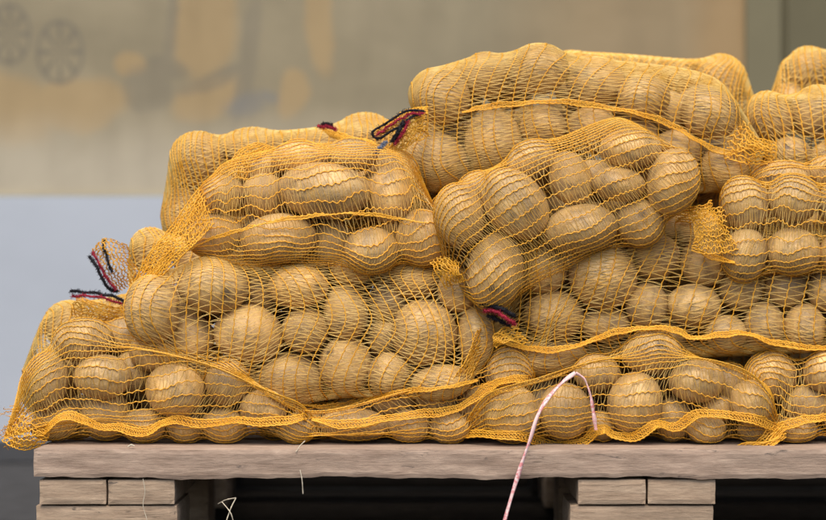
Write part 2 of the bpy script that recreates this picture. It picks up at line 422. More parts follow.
# separate overlapping potatoes: visible ones slide only along the line of sight
def support(p, d):
    return 1.0 / np.linalg.norm((p.R.T @ d) / p.ax)
def relax(n):
    for it in range(n):
        C = np.array([p.c for p in POTS]); R = np.array([p.ax.max() for p in POTS])
        dd = np.linalg.norm(C[:, None] - C[None], axis=2)
        I, J = np.where((dd < R[:, None] + R[None]) & (np.arange(len(POTS))[:, None] < np.arange(len(POTS))[None]))
        for i, j in zip(I, J):
            a, b = POTS[i], POTS[j]
            v = b.c - a.c; d = np.linalg.norm(v) + 1e-9; u = v / d
            ov = support(a, u) + support(b, u) - 0.0015 - d
            if ov <= 0: continue
            if a.front and b.front:
                lo, hi = (a, b) if (a.y + a.deep * .5) <= (b.y + b.deep * .5) else (b, a)
                if a.sack == b.sack and a.deep < .012 and b.deep < .012:
                    m = ov * 260
                    a.px -= u[0] * m; b.px += u[0] * m; a.py += u[2] * m; b.py -= u[2] * m
                    for q in (a, b):
                        q.px = max(q.hx - 6, min(q.hx + 6, q.px)); q.py = max(q.hy - 5, min(q.hy + 5, q.py))
                    if it > 6:
                        sc_ = 1 - min(ov / d * .22, .012)
                        for q in (a, b):
                            if q.shr > .86: q.shr *= sc_; q.w *= sc_; q.h *= sc_; q.dep *= sc_
                    hi.y += min(ov * .12, .002)
                else:
                    hi.y += min(ov * .35, .004); lo.y -= min(ov * .10, .001)
            elif a.front or b.front:
                f_, b_ = (a, b) if a.front else (b, a)
                w = norm(b_.c - f_.c); b_.y += ov * .5 * max(w[1], .3)
                b_.px += w[0] * ov * 220; b_.py -= w[2] * ov * 220
            else:
                a.px -= u[0] * ov * 200; b.px += u[0] * ov * 200
                a.py += u[2] * ov * 200; b.py -= u[2] * ov * 200
                a.y -= u[1] * ov * .2; b.y += u[1] * ov * .2
            for p in (a, b):
                base = S[p.sack]['y']
                p.y = max(base - .016, min(p.y, base + (max(.012, p.deep + .010) if p.front else .11)))
                if not p.front:
                    p.px = max(p.hx - 9, min(p.hx + 9, p.px)); p.py = max(p.hy - 2, min(p.hy + 9, p.py))
                refresh(p)
        for p in POTS:
            low = p.c[2] - support(p, np.array([0, 0, 1.0]))
            # keep off the pallet
            ez = math.sqrt(((p.R[2] * p.ax) ** 2).sum())
            if p.c[2] - ez < PT + .0012:
                lift = (PT + .0012 - p.c[2] + ez)
                p.py -= lift * 1000 * .98; refresh(p)
relax(34)

# potato meshes
NU, NV = 44, 26
def potato_mesh(p):
    th = np.linspace(0, 2 * math.pi, NU, endpoint=False); ph = np.linspace(0, math.pi, NV)
    T, Pp = np.meshgrid(th, ph)
    d = np.stack([np.cos(Pp), np.sin(Pp) * np.cos(T), np.sin(Pp) * np.sin(T)], -1)
    f = shape_f(p, d)
    # shallow eyes
    for _ in range(p.seed.randint(3, 6)):
        e = norm(np.array([p.seed.gauss(0, 1) for _ in range(3)]))
        a = 1 - (d @ e)
        f = f - .022 * np.exp(-a / .006) 
    V = d * f[..., None] * p.ax
    idx = np.arange(NU * NV).reshape(NV, NU); nx = np.roll(idx, -1, axis=1)
    F = np.stack([idx[:-1], idx[1:], nx[1:], nx[:-1]], -1).reshape(-1, 4)
    return V.reshape(-1, 3), F
ORD = ['first', 'second', 'third', 'fourth', 'fifth', 'sixth', 'seventh', 'eighth', 'ninth', 'tenth']
ROWN = {1: ['only'], 2: ['upper', 'lower'], 3: ['top', 'middle', 'bottom'], 4: ['top', 'middle', 'bottom', 'uppermost']}
for p in POTS:
    V, F = potato_mesh(p)
    o = mesh_np('potato', V, F, [M_POT])
    o.matrix_world = Matrix.Translation(Vector(p.c)) @ Matrix(p.R).to_4x4()
    s = S[p.sack]
    ar = p.w * p.h; asp = max(p.w, p.h) / min(p.w, p.h)
    size = 'large' if ar > 3300 else 'small' if ar < 1800 else 'medium'
    shp = 'long' if asp > 1.45 else 'round' if asp < 1.12 else 'oval'
    if p.front and not s['phrase'].startswith('hidden'):
        nm = 'extra' if False else ROWN[len(s['rows'])][p.row]
        lab = f"{size} {shp} potato, {ORD[p.order]} from left, {nm} row, {s['phrase']}"
    else:
        lab = f"potato buried deep inside the {s['phrase']}"
    tag(o, lab, 'potato', 'potatoes inside the net sacks')

# ------------------------------------------------------------------ sack membranes
def grid_normals(G, per=True):
    du = np.gradient(G, axis=0)
    if per: dv = (np.roll(G, -1, 1) - np.roll(G, 1, 1)) / 2
    else: dv = np.gradient(G, axis=1)
    return norm(np.cross(du, dv))

GU, GV = 120, 112
CEIL = {'A': [(-20, 276), (75, 312), (128, 326), (180, 342), (225, 352), (262, 378), (300, 392), (340, 404)],
        'P': [(280, 404), (330, 400), (400, 380), (455, 366), (482, 344), (520, 338), (545, 350), (570, 372)],
        'O': [(440, 410), (486, 378), (530, 368), (570, 352), (600, 340), (650, 322), (700, 340), (740, 352), (800, 395)]}
def membrane(s):
    p0, p1 = (W(*q) for q in s['poles'])
    ex = norm(p1 - p0); ey = norm(np.array([0, 1.0, 0]) - ex * ex[1]); ez = np.cross(ex, ey)
    B = np.stack([ex, ey, ez])
    ext = []
    for p in s['pots']:
        l = B @ (p.c - p0)
        e = np.array([math.sqrt((((b @ p.R) * p.ax) ** 2).sum()) for b in B])
        ext += [l - e, l + e]
    ext = np.array(ext); lo, hi = ext.min(0), ext.max(0)
    L = np.linalg.norm(p1 - p0)
    cen = (lo + hi) / 2; half = (hi - lo) / 2 * 1.22
    u = np.linspace(-1, 1, GU); th = np.linspace(0, 2 * math.pi, GV, endpoint=False)
    su = np.sign(u) * (1 - (1 - np.abs(u)) ** 1.25)          # a little denser at the ends
    prof = (1 - np.abs(su) ** 6) ** (1 / 2.6)
    xa = min(0, lo[0] - .004); xb = max(L, hi[0] + .004)
    x = xa + (xb - xa) * (su + 1) / 2
    hx = min(half[2], (hi[0] - lo[0]) * .35)
    s['axis'] = tuple(p0 + np.array(l) @ B for l in ((lo[0] + hx, cen[1], cen[2]), (hi[0] - hx, cen[1], cen[2])))
    sq = lambda c: np.sign(c) * np.abs(c) ** .65
    G = np.zeros((GU, GV, 3))
    cy = cen[1] * prof; cz = cen[2] * prof
    G[..., 0] = x[:, None]
    G[..., 1] = cy[:, None] - half[1] * prof[:, None] * sq(np.cos(th))[None]
    G[..., 2] = cz[:, None] + half[2] * prof[:, None] * sq(np.sin(th))[None]
    G = p0 + G @ B
    pts = G.reshape(-1, 3)
    cl = CEIL.get(s['key'])          # underside of the sack that presses on this one
    if cl is not None:
        cw = np.array([W(a, b, s['y']) for a, b in cl]); cl = (cw[:, 0], cw[:, 2])
    for it in range(290):
        G = pts.reshape(GU, GV, 3)
        lap = np.zeros_like(G)
        lap[1:-1] = (G[2:] + G[:-2] + np.roll(G, 1, 1)[1:-1] + np.roll(G, -1, 1)[1:-1]) / 4 - G[1:-1]
        Nn = grid_normals(G)
        ln = (lap * Nn).sum(-1, keepdims=True) * Nn
        if it == 0:
            sgn = np.sign(((G - G.reshape(-1, 3).mean(0)) * Nn).sum(-1).mean())
        G = G + ln * .95 + (lap - ln) * .20 - Nn * sgn * ((.00013 if s['key'] in 'GHELFIDNJKMCBQ' else .00017) if it < 110 else (.00001 if s['key'] in 'GHELFIDNJKMCBQ' else .00004) * s['hug'])
        G[0] = p0; G[-1] = p1
        pts = G.reshape(-1, 3).copy()
        if it % 2 == 0 or it > 260:
            for p in s['pots']: pts = push_out(p, pts, .0010, s['axis'])
            if cl is not None and it < 250: pts[:, 2] = np.minimum(pts[:, 2], np.interp(pts[:, 0], cl[0], cl[1]))
        if s['rest']: pts[:, 2] = np.maximum(pts[:, 2], PT + .0012)
    return pts.reshape(GU, GV, 3)

def sampler(G, perv=True):
    nu, nv = G.shape[:2]
    def f(u, v):
        a = np.clip(u, 0, 1) * (nu - 1); i = np.minimum(a.astype(int), nu - 2); fa = (a - i)[..., None]
        if perv:
            b = (v % 1.0) * nv; j = b.astype(int) % nv; j1 = (j + 1) % nv; fb = (b - np.floor(b))[..., None]
        else:
            b = np.clip(v, 0, 1) * (nv - 1); j = np.minimum(b.astype(int), nv - 2); j1 = j + 1; fb = (b - j)[..., None]
        return (G[i, j] * (1 - fa) + G[i + 1, j] * fa) * (1 - fb) + (G[i, j1] * (1 - fa) + G[i + 1, j1] * fa) * fb
    return f

def warp_noise(seed, amp):
    r = np.random.default_rng(seed)
    K = r.normal(0, 1, (7, 2)) * np.array([1.0, 1.0]); F = np.array([2, 3, 4, 6, 9, 13, 17]); ph = r.uniform(0, 6.28, 7)
    A = amp / F ** .8
    m = r.integers(1, 5, 7)
    def g(u, v):
        return sum(a * np.sin(f * k[0] * u * 2.2 + mm * 2 * math.pi * v + p) for a, f, k, mm, p in zip(A, F, K, m, ph))
    return g

def net_threads(T, surf, kind, n_ch, n_kn, fix, seed, rc=.00062, rs=.00036, periodic=True, u_lo=.003, u_hi=.997, dbl=.45, waves=.14):
    """chains + truss strands; chain coordinate c, knot coordinate k"""
    r = np.random.default_rng(seed)
    wu = warp_noise(seed, .030); wv = warp_noise(seed + 1, .022)
    def pos(c, k):
        if kind == 'along': u = u_lo + (u_hi - u_lo) * k / n_kn; v = c / n_ch
        else: u = u_lo + (u_hi - u_lo) * c / n_ch; v = k / n_kn
        e = np.clip(np.minimum(u, 1 - u) * 6, 0, 1)
        return surf(u + wu(u, v) * e, v + wv(u, v) * e)
    ring = kind == 'around' and periodic
    chains = np.arange(n_ch if (kind == 'along' and periodic) else n_ch + 1).astype(float)
    kk = np.arange(0, n_kn + .001, .5)
    C, K = np.meshgrid(chains, kk, indexing='ij')
    # irregular wave amplitude
    am = waves * (0.6 + 0.8 * r.random(C.shape))
    Cw = C + am * np.cos(math.pi * K) * (.55 if kind == 'around' else 1)
    P = pos(Cw, K + .12 * r.normal(0, 1, K.shape) * (K % 1))
    sh = P.shape
    P = fix(P.reshape(-1, 3), .0011).reshape(sh)
    rad = rc * np.where((K % 1) < .25, 1.32, .82) * (0.9 + .2 * r.random(K.shape))
    T.add(P, rad, 4, 0)
    # strands
    cs = np.arange(n_ch) if True else None
    j = np.arange(0, n_kn)
    Cc, J = np.meshgrid(cs, j, indexing='ij')
    Cc = Cc.ravel().astype(float); J = J.ravel()
    par = Cc.astype(int) % 2
    k0 = 2 * ((J + 1) // 2) + par; k1 = 2 * (J // 2) + 1 + par
    lean = r.normal(0, .3, len(J)) + 1.3 * np.sin(Cc * .45 + seed) * (1 if kind == 'around' else .15)
    t = np.linspace(0, 1, 6)[None]
    def strands(k0, k1, Cc, lean, sc):
        K = k0[:, None] * (1 - t) + (k1 + lean)[:, None] * t
        if not ring: K = np.clip(K, 0, n_kn)
        Cn = Cc[:, None] + t
        P = pos(Cn, K); sh = P.shape
        P = fix(P.reshape(-1, 3), .0006).reshape(sh)
        P = P + r.normal(0, .00012, sh)
        T.add(P, rs * sc * (0.75 + .5 * r.random((len(k0), 1))), 3, 1, flat=.7)
    leanr = lean * .5
    k0 = k0.astype(float); k1 = k1.astype(float); md = (k0 + k1) / 2; fz = .5 if kind == 'along' else .75
    k0 = md + (k0 - md) * fz; k1 = md + (k1 - md) * fz
    strands(k0, k1, Cc, leanr, 1.0)
    sel = r.random(len(J)) < dbl
    strands(k0[sel] + .12, k1[sel] + r.uniform(.1, .5, sel.sum()), Cc[sel], leanr[sel], .8)

def seam(T, path, width, out, k_=1.0, n_cross=None, layers=2, mat=0, taper=.25):
    """sewn hem: path (n,3); band hanging off it"""
    n = len(path)
    tx = norm(np.gradient(path, axis=0))
    dn = norm(np.cross(tx, np.array([0, 1.0, 0])))
    dn = np.where(dn[:, 2:3] > 0, -dn, dn)
    dn = dn * (taper + (1 - taper) * np.clip(np.minimum(np.arange(n), n - 1 - np.arange(n)) / 9, 0, 1))[:, None]
    r = np.random.default_rng(n)
    for l in range(layers):
        o = np.array([0, -.0012 * l, 0])
        rows = []
        ph = r.uniform(0, 6, 3)
        tt = np.arange(n)
        for i, f in enumerate((0, .3, .72, 1.0)):
            wob = (np.sin(tt * .23 + ph[0] + f * 2) * .0008 + np.sin(tt * .61 + ph[1]) * .0004)[:, None]
            rows.append(path + dn * width * (f + .06 * l) + np.array([0, -1, 0]) * (out * f) + dn * wob + o)
        for i, R_ in enumerate(rows):
            z = R_ + dn * (((tt % 2) * 2 - 1) * .00035)[:, None]
            T.add(z, k_ * (.0009 if i in (0, 3) else .0005) * (0.85 + .3 * r.random(n)), 4, mat)
        for i in range(3):
            a = rows[i][:-1]; b = rows[i + 1][1:]; c = rows[i][1:]
            d = np.stack([a, (a + b) / 2 + r.normal(0, .0004, a.shape), b], 1); T.add(d, .00045 * k_, 3, mat)
            d = np.stack([b, c], 1); T.add(d, .0004 * k_, 3, mat)

HEMS = {
 'A': [([(10, 441), (32, 436), (48, 423), (64, 413), (82, 415), (100, 423), (122, 425), (142, 429), (160, 421), (176, 417), (205, 420), (232, 417), (262, 419), (290, 416), (312, 412)], 8, .006)],
 'P': [([(312, 419), (345, 421), (380, 416), (420, 411), (448, 407), (468, 399), (484, 386), (500, 378), (520, 376), (541, 377)], 8, .005)],
 'O': [([(458, 430), (480, 430), (505, 432), (530, 434), (548, 440), (566, 441), (582, 438), (594, 428), (605, 425), (615, 431), (628, 434), (640, 430), (652, 421), (664, 421), (676, 424), (688, 414), (702, 409), (722, 411), (745, 414), (765, 419), (781, 426)], 9, .006)],
 'Q': [([(762, 432), (776, 426), (800, 417), (826, 414), (860, 410), (890, 416)], 8, .006)],
 'D': [([(300, 404), (330, 405), (370, 397), (410, 389), (445, 386), (478, 380)], 4, .002)],
 'N': [([(498, 338), (520, 345), (550, 348), (585, 341), (615, 330), (645, 326), (675, 328), (695, 336), (720, 333), (745, 331), (775, 341), (826, 346), (870, 345)], 5, .003)],
 'H': [([(462, 112), (480, 106), (520, 101), (560, 100), (600, 104), (640, 112), (675, 124), (700, 140), (725, 150), (748, 146), (768, 146)], 5, .001)],
 'E': [([(182, 252), (205, 241), (240, 229), (285, 219), (335, 213), (385, 215), (425, 223)], 2.2, .0005)],
 'L': [([(694, 248), (712, 255), (735, 262)], 6, .003)],
}
def put_flap(T, corners, n, m, seed, crump=.0013, rc=.0007, rs=.0004, kind='along', dense=1.0):
    """corners: list of rows, each row list of (px,py,y) -> crumpled net sheet"""
    rows = [spline([W(*q) for q in row], 28) for row in corners]
    G = np.stack(rows, 0)                      # rows x 28
    G = np.stack([spline(G[:, i], 22) for i in range(28)], 0)   # 28 x 22
    r = np.random.default_rng(seed)
    a, b = np.meshgrid(np.linspace(0, 1, 28), np.linspace(0, 1, 22), indexing='ij')
    for _ in range(6):
        k = r.uniform(5, 18, 2); ph = r.uniform(0, 6, 2); d = norm(r.normal(0, 1, 3))
        G = G + (crump * .5 * np.sin(a * k[0] + b * k[1] * .5 + ph[0]))[..., None] * d
    f = sampler(G, False)
    net_threads(T, f, kind, n, m, lambda X, c: X, seed, rc, rs, periodic=False, u_lo=0, u_hi=1, dbl=.6, waves=.2)

FLAPS = {
 'A': [([[(3, 441, .06), (18, 450, .055), (40, 447, .06)], [(8, 425, .07), (24, 432, .052), (50, 436, .055)], [(14, 405, .08), (30, 412, .06), (50, 424, .06)]], 7, 16)],
 'E': [([[(200, 188, .075), (176, 218, .075), (152, 250, .075), (132, 288, .085)], [(206, 198, .06), (184, 232, .058), (162, 258, .06), (138, 292, .075)], [(214, 222, .048), (194, 246, .048), (172, 266, .056), (142, 296, .075)]], 9, 40),
       ([[(228, 175, .10), (236, 152, .11), (258, 142, .12)], [(246, 180, .10), (252, 162, .10), (276, 148, .12)]], 6, 16)],
 'G': [([[(430, 262, .06), (436, 272, .05), (446, 288, .055)], [(442, 256, .055), (450, 270, .042), (456, 284, .048)], [(458, 262, .05), (460, 272, .040), (464, 282, .046)]], 7, 12)],
 'L': [([[(724, 206, .062), (706, 209, .055), (688, 204, .06)], [(728, 228, .052), (708, 228, .045), (694, 236, .05)], [(738, 250, .046), (716, 254, .042), (692, 252, .05)]], 9, 18)],
 'H': [([[(742, 120, .14), (756, 136, .135), (774, 142, .14)], [(730, 138, .125), (752, 148, .12), (776, 156, .135)], [(724, 158, .12), (748, 164, .12), (768, 164, .13)]], 7, 14),
       ([[(428, 106, .12), (402, 112, .10), (374, 130, .095)], [(426, 118, .10), (406, 124, .088), (382, 137, .09)]], 5, 20), ([[(424, 118, .10), (404, 128, .085), (388, 150, .085)], [(430, 136, .11), (416, 141, .10), (398, 153, .09)]], 5, 16)],
 'F': [([[(318, 127, .17), (345, 134, .15), (374, 142, .14)], [(330, 136, .16), (352, 146, .14), (384, 152, .13)]], 6, 18)],
 'N': [([[(516, 326, .06), (500, 330, .05), (492, 338, .05)], [(530, 344, .06), (508, 342, .045), (496, 348, .05)]], 6, 12),
       ([[(680, 208, .09), (700, 206, .085), (712, 200, .09)], [(676, 222, .09), (694, 222, .08), (708, 216, .08)]], 6, 10)],
 'C': [([[(118, 293, .15), (104, 270, .13), (91, 250, .125)], [(130, 286, .14), (116, 262, .12), (106, 238, .12)], [(142, 280, .16), (134, 262, .15), (126, 244, .14)]], 8, 18)],
 'B': [([[(134, 308, .16), (108, 306, .14), (76, 296, .14)], [(132, 320, .15), (104, 314, .13), (74, 302, .13)], [(126, 326, .15), (96, 322, .14), (70, 316, .15)]], 7, 20)],
 'O': [([[(784, 424, .055), (768, 440, .05), (738, 446, .055)], [(786, 436, .055), (770, 447, .048), (735, 449, .055)]], 5, 18)],
 'Q': [([[(770, 424, .06), (762, 436, .055), (752, 446, .06)], [(786, 430, .055), (772, 442, .05), (764, 448, .055)]], 4, 8)],
 'D': [([[(490, 320, .08), (486, 345, .07), (470, 378, .06)], [(478, 330, .055), (468, 355, .05), (450, 385, .05)]], 5, 22)],
}
# drawstring cords: (points px,py,y), radius mm, material
CORDS = {
 'H': [([(424, 111, .10), (410, 110, .09), (398, 116, .088), (384, 124, .09), (373, 132, .09), (378, 138, .09), (390, 132, .085), (402, 126, .08), (410, 118, .085), (420, 114, .095)], 1.7, 0),
       ([(423, 114, .098), (411, 114, .088), (399, 120, .086), (386, 128, .088), (377, 135, .088)], 1.4, 1),
       ([(404, 121, .08), (398, 132, .076), (392, 142, .078)], 2.2, 0), ([(408, 122, .08), (402, 134, .076), (395, 143, .078)], 1.6, 1),
       ([(386, 142, .08), (380, 148, .08), (376, 153, .08)], 1.1, 2)],
 'F': [([(318, 126, .15), (328, 127, .14), (336, 129, .14)], 1.2, 1), ([(322, 124, .15), (332, 125, .14)], 1.0, 0)],
 'B': [([(70, 291, .125), (84, 292, .12), (102, 294, .12), (118, 298, .12), (126, 303, .125)], 1.8, 0),
       ([(72, 296, .124), (86, 296, .118), (104, 298, .118), (122, 304, .122)], 1.3, 1)],
 'C': [([(90, 256, .12), (96, 266, .118), (103, 279, .118), (110, 290, .12), (118, 291, .125)], 1.9, 0),
       ([(93, 252, .122), (100, 266, .117), (108, 280, .117), (116, 290, .12)], 1.2, 1), ([(104, 240, .125), (105, 252, .12), (112, 272, .12)], 1.2, 0)],
 'N': [([(480, 304, .045), (492, 306, .04), (504, 310, .04), (514, 316, .045)], 2.6, 0), ([(484, 310, .043), (496, 312, .038), (506, 318, .038), (515, 325, .043)], 2.0, 1),
       ([(488, 316, .045), (498, 320, .045), (510, 326, .05)], 1.6, 0)],
}
NAMES_SACK = 'net_sack'
for si, (k, s) in enumerate(S.items()):
    G = membrane(s)
    lo = G.reshape(-1, 3).min(0); hi = G.reshape(-1, 3).max(0)
    base = np.array([(lo[0] + hi[0]) / 2, (lo[1] + hi[1]) / 2, lo[2]])
    root = empty(NAMES_SACK, base)
    tag(root, s['label'], 'sack', 'yellow net sacks of potatoes')
    surf = sampler(G)
    pots = s['pots']; rest = s['rest']
    def fix(X, clear, pots=pots, rest=rest, ax=s['axis']):
        for p in pots: X = push_out(p, X, clear, ax)
        if rest: X[:, 2] = np.maximum(X[:, 2], PT + .001)
        return X
    girth = np.linalg.norm(np.roll(G[GU // 2], -1, 0) - G[GU // 2], axis=1).sum()
    length = np.linalg.norm(np.diff(G[:, 0], axis=0), axis=1).sum()
    T = Tubes()
    if s['kind'] == 'along':
        n_ch = int(girth / .0098) // 2 * 2; n_kn = int(length / .0036) // 2 * 2
    else:
        n_ch = int(length / .0146 * s['dense']); n_kn = int(girth / .0028 * {'H': 1.35, 'F': 1.5, 'I': 1.5, 'J': 1.5, 'K': 1.5, 'B': 1.3, 'C': 1.3}.get(k, 1)) // 2 * 2
    net_threads(T, surf, s['kind'], n_ch, n_kn, fix, 100 + si * 3, dbl=.32 if s['kind'] == 'along' else .5, waves=.062 if s['kind'] == 'along' else .05, rc=.00055 * min(s['dense'], 1.25), rs=.00028 * min(s['dense'], 1.3))
    T.build('netting', [M_CHAIN, M_STRAND], root, base)
    # hems
    idx = np.arange(GU * GV).reshape(GU, GV); nx = np.roll(idx, -1, 1)
    F = np.stack([idx[:-1], idx[1:], nx[1:], nx[:-1]], -1).reshape(-1, 4)
    bvh = BVHTree.FromPolygons([tuple(v) for v in G.reshape(-1, 3)], [tuple(map(int, f)) for f in F])
    cam = Vector((0, -D, ZC))
    def depth(px, py):
        d = (Vector(W(px, py, 0)) - cam).normalized()
        h = bvh.ray_cast(cam, d)
        return h[0].y if h[0] is not None else None
    for pts, wd, out in HEMS.get(k, []):
        ln = sum(math.dist(a, b) for a, b in zip(pts, pts[1:])); n = int(ln / 2.4)
        q = spline([(a, b) for a, b in pts], n)
        ys = [depth(a, b) for a, b in q]
        good = [i for i, v in enumerate(ys) if v is not None]
        ys = np.interp(np.arange(n), good, [ys[i] for i in good]) if good else np.full(n, s['y'] - .03)
        ker = np.ones(13) / 13
        ysm = np.convolve(np.pad(ys, 6, mode='edge'), ker, 'valid'); ys = np.minimum(ys, ysm); ys = np.convolve(np.pad(ys, 3, mode='edge'), np.ones(7) / 7, 'valid') - .0025
        path = np.array([W(a, b, y) for (a, b), y in zip(q, ys)])
        TH = Tubes(); seam(TH, path, wd * .85 / 1000.0, out, k_=.6 if k in 'HED' else .85, layers=1, taper=.9 if k in 'AO' else .2)
        TH.build('hem', [M_HEM], root, base)
    for fi, fl in enumerate(FLAPS.get(k, [])):
        TF = Tubes(); put_flap(TF, fl[0], fl[1], fl[2], 500 + si * 7 + fi)
        TF.build('flap', [M_CHAIN, M_HEM], root, base)
    if k in CORDS:
        TC = Tubes(); r = np.random.default_rng(si)
        for pts, rad, mt in CORDS[k]:
            P = spline([W(*q) for q in pts], 60)
            for _ in range(3): P = P + .00045 * norm(r.normal(0, 1, 3)) * np.sin(np.arange(60) * r.uniform(.12, .5) + r.uniform(0, 6))[:, None]
            T2 = norm(np.gradient(P, axis=0)); N2 = norm(np.cross(T2, [0.2, 1, .1])); B2 = np.cross(T2, N2)
            for a0 in range(3):      # three twisted plies
                an = np.arange(60) * .75 + a0 * 2.09
                Q = P + (np.cos(an)[:, None] * N2 + np.sin(an)[:, None] * B2) * rad * .00035
                TC.add(Q, rad * .00052 * (.8 + .4 * r.random(60)), 5, mt)
            nf = int(len(P) * 7)   # fuzz
            i = r.integers(0, 60, nf); dirs = norm(r.normal(0, 1, (nf, 3)))
            a = P[i]; b = a + dirs * (rad * .0006 + r.uniform(.0003, .0024, (nf, 1)))
            c = b + r.normal(0, .0006, (nf, 3))
            TC.add(np.stack([a, b, c], 1), .00022, 3, mt)
        TC.build('drawstring', [M_BLACK, M_RED, M_BLUE], root, base)
    # frayed loose ends at the left tip
    if k == 'A':
        TT = Tubes(); r = np.random.default_rng(3)
        for _ in range(46):
            a = W(r.uniform(3, 22), r.uniform(405, 446), .066); dirv = norm(np.array([-1, -.4, r.uniform(-.7, .5)]))
            b = a + dirv * r.uniform(.003, .009); c = b + r.normal(0, .002, 3)
            TT.add(spline([a, b, c], 6), .00035, 3, 0)
        TT.build('frayed_end', [M_HEM], root, base)

# ------------------------------------------------------------------ pallet
WD_LONG = mat_wood('weathered_board', (0.25, 0.175, 0.13), (0.54, 0.41, 0.315), False, 0)
WD_SHADE = mat_wood('shade_toned_board', (0.012, 0.010, 0.009), (0.03, 0.024, 0.019), False, 0)  # weathered boards with the shade under the pallet put into their colour
WD_CROSS = mat_wood('weathered_cross_board', (0.17, 0.125, 0.09), (0.42, 0.32, 0.235), False, 1)
WD_END = mat_wood('sawn_board_end', (0.29, 0.205, 0.14), (0.50, 0.38, 0.27), False, 0)
def board(name, x0, x1, y0, y1, z0, z1, mat, parent, origin, seg=(40, 8, 4), amp=.0012, seed=0, wavy=0.0):
    nx, ny, nz = seg
    r = np.random.default_rng(seed)
    def lerp(a, b, n): return np.linspace(a, b, n + 1)
    V = []; F = []
    def face(o, du, dv, nu, nv):
        b0 = sum(len(v) for v in V)
        a, b = np.meshgrid(np.linspace(0, 1, nu + 1), np.linspace(0, 1, nv + 1), indexing='ij')
        V.append((np.array(o) + a[..., None] * np.array(du) + b[..., None] * np.array(dv)).reshape(-1, 3))
        i = np.arange((nu + 1) * (nv + 1)).reshape(nu + 1, nv + 1) + b0
        F.append(np.stack([i[:-1, :-1], i[1:, :-1], i[1:, 1:], i[:-1, 1:]], -1).reshape(-1, 4))
    X, Y, Z = x1 - x0, y1 - y0, z1 - z0
    face((x0, y0, z0), (X, 0, 0), (0, 0, Z), nx, nz); face((x0, y1, z1), (X, 0, 0), (0, 0, -Z), nx, nz)
    face((x0, y0, z1), (X, 0, 0), (0, Y, 0), nx, ny); face((x0, y1, z0), (X, 0, 0), (0, -Y, 0), nx, ny)
    face((x0, y1, z0), (0, -Y, 0), (0, 0, Z), ny, nz); face((x1, y0, z0), (0, Y, 0), (0, 0, Z), ny, nz)
    V = np.concatenate(V); F = np.concatenate(F)
    # rounded arrises + wear as a smooth function of position (keeps the seams closed)
    c = np.array([(x0 + x1) / 2, (y0 + y1) / 2, (z0 + z1) / 2]); h = np.array([X, Y, Z]) / 2
    d = (V - c); e = h - np.abs(d)
    rb = .0028
    k = np.clip(1 - e / rb, 0, 1); n_edge = (k > .01).sum(1)
    V = V - np.sign(d) * k * np.where(n_edge[:, None] >= 2, rb * .35, 0)
    ph = r.uniform(0, 6.28, 8)
    wx = np.sin(V[:, 0] * 23 + ph[0]) + .6 * np.sin(V[:, 0] * 61 + ph[1]) + .35 * np.sin(V[:, 0] * 143 + ph[2]) + .25 * np.sin(V[:, 0] * 290 + ph[5])
    low = np.clip((z1 - V[:, 2]) / Z, 0, 1)
    V[:, 2] += wx * (amp * .5 + wavy * low)
    V[:, 1] += amp * (np.sin(V[:, 0] * 37 + ph[3]) + .5 * np.sin(V[:, 2] * 300 + V[:, 0] * 90 + ph[4]))
    V[:, 0] += amp * (np.sin(V[:, 1] * 57 + ph[6]) + .5 * np.sin(V[:, 2] * 260 + ph[7]))
    o = mesh_np(name, V, F, [mat], parent, None, False, origin)
    import bmesh
    bm = bmesh.new(); bm.from_mesh(o.data); bmesh.ops.remove_doubles(bm, verts=bm.verts, dist=1e-5)
    bmesh.ops.recalc_face_normals(bm, faces=bm.faces); bm.to_mesh(o.data); bm.free()
    return o
def make_pallet(ox, oy, label, sd, WD_LONG=WD_LONG, WD_END=WD_END):
    org = np.array([ox + .6, oy + .4, 0.0])
    root = empty('wooden_pallet', org); tag(root, label, 'pallet', 'wooden pallets under the sacks')
    x0 = ox; x1 = ox + 1.2
    bx = [(ox + .005, ox + .142), (ox + .545, ox + .684), (ox + 1.058, ox + 1.195)]
    for i, (a, b) in enumerate([(0, .145), (.182, .282), (.328, .473), (.518, .618), (.655, .8)]):
        board('top_board', x0, x1, oy + a, oy + b, PT - .030, PT, WD_LONG, root, org, (220, 10, 6), .0004, sd + i, .0009 if i == 0 else .0004)
    for i, (a, b) in enumerate(bx):
        m = (a + b) / 2
        board('cross_board', a, m - .0002, oy + .003, oy + .797, PT - .0565, PT - .0303, WD_END, root, org, (12, 60, 5), .0004, sd + 10 + i)
        board('cross_board', m + .0002, b, oy + .0035, oy + .797, PT - .0565, PT - .0303, WD_END, root, org, (12, 60, 5), .0004, sd + 20 + i)
        for jn, ya in enumerate((.006, .35, .65)):
            dx = (-.004, -.008, .002)[i] if jn == 0 else 0
            board('block', a + dx, b + .006 + dx, oy + ya, oy + ya + (.145 if jn != 1 else .1), .0225, PT - .0567, WD_END, root, org, (16, 16, 10), .0005, sd + 30 + i * 3 + jn)
    for i, (a, b) in enumerate([(0.004, .1), (.35, .45), (.7, .796)]):
        board('bottom_board', x0, x1, oy + a, oy + b, 0.0005, .022, WD_SHADE, root, org, (80, 6, 3), .0003, sd + 50 + i)
    return root
make_pallet(-.380, 0.0, 'weathered grey wooden pallet under the front sacks, chipped long edge', 1)
make_pallet(-.380, 0.83, 'added wooden pallet behind the front one, shade put into its dark wood colour', 77, WD_SHADE, WD_SHADE)  # added so the gap under the front pallet stays dark

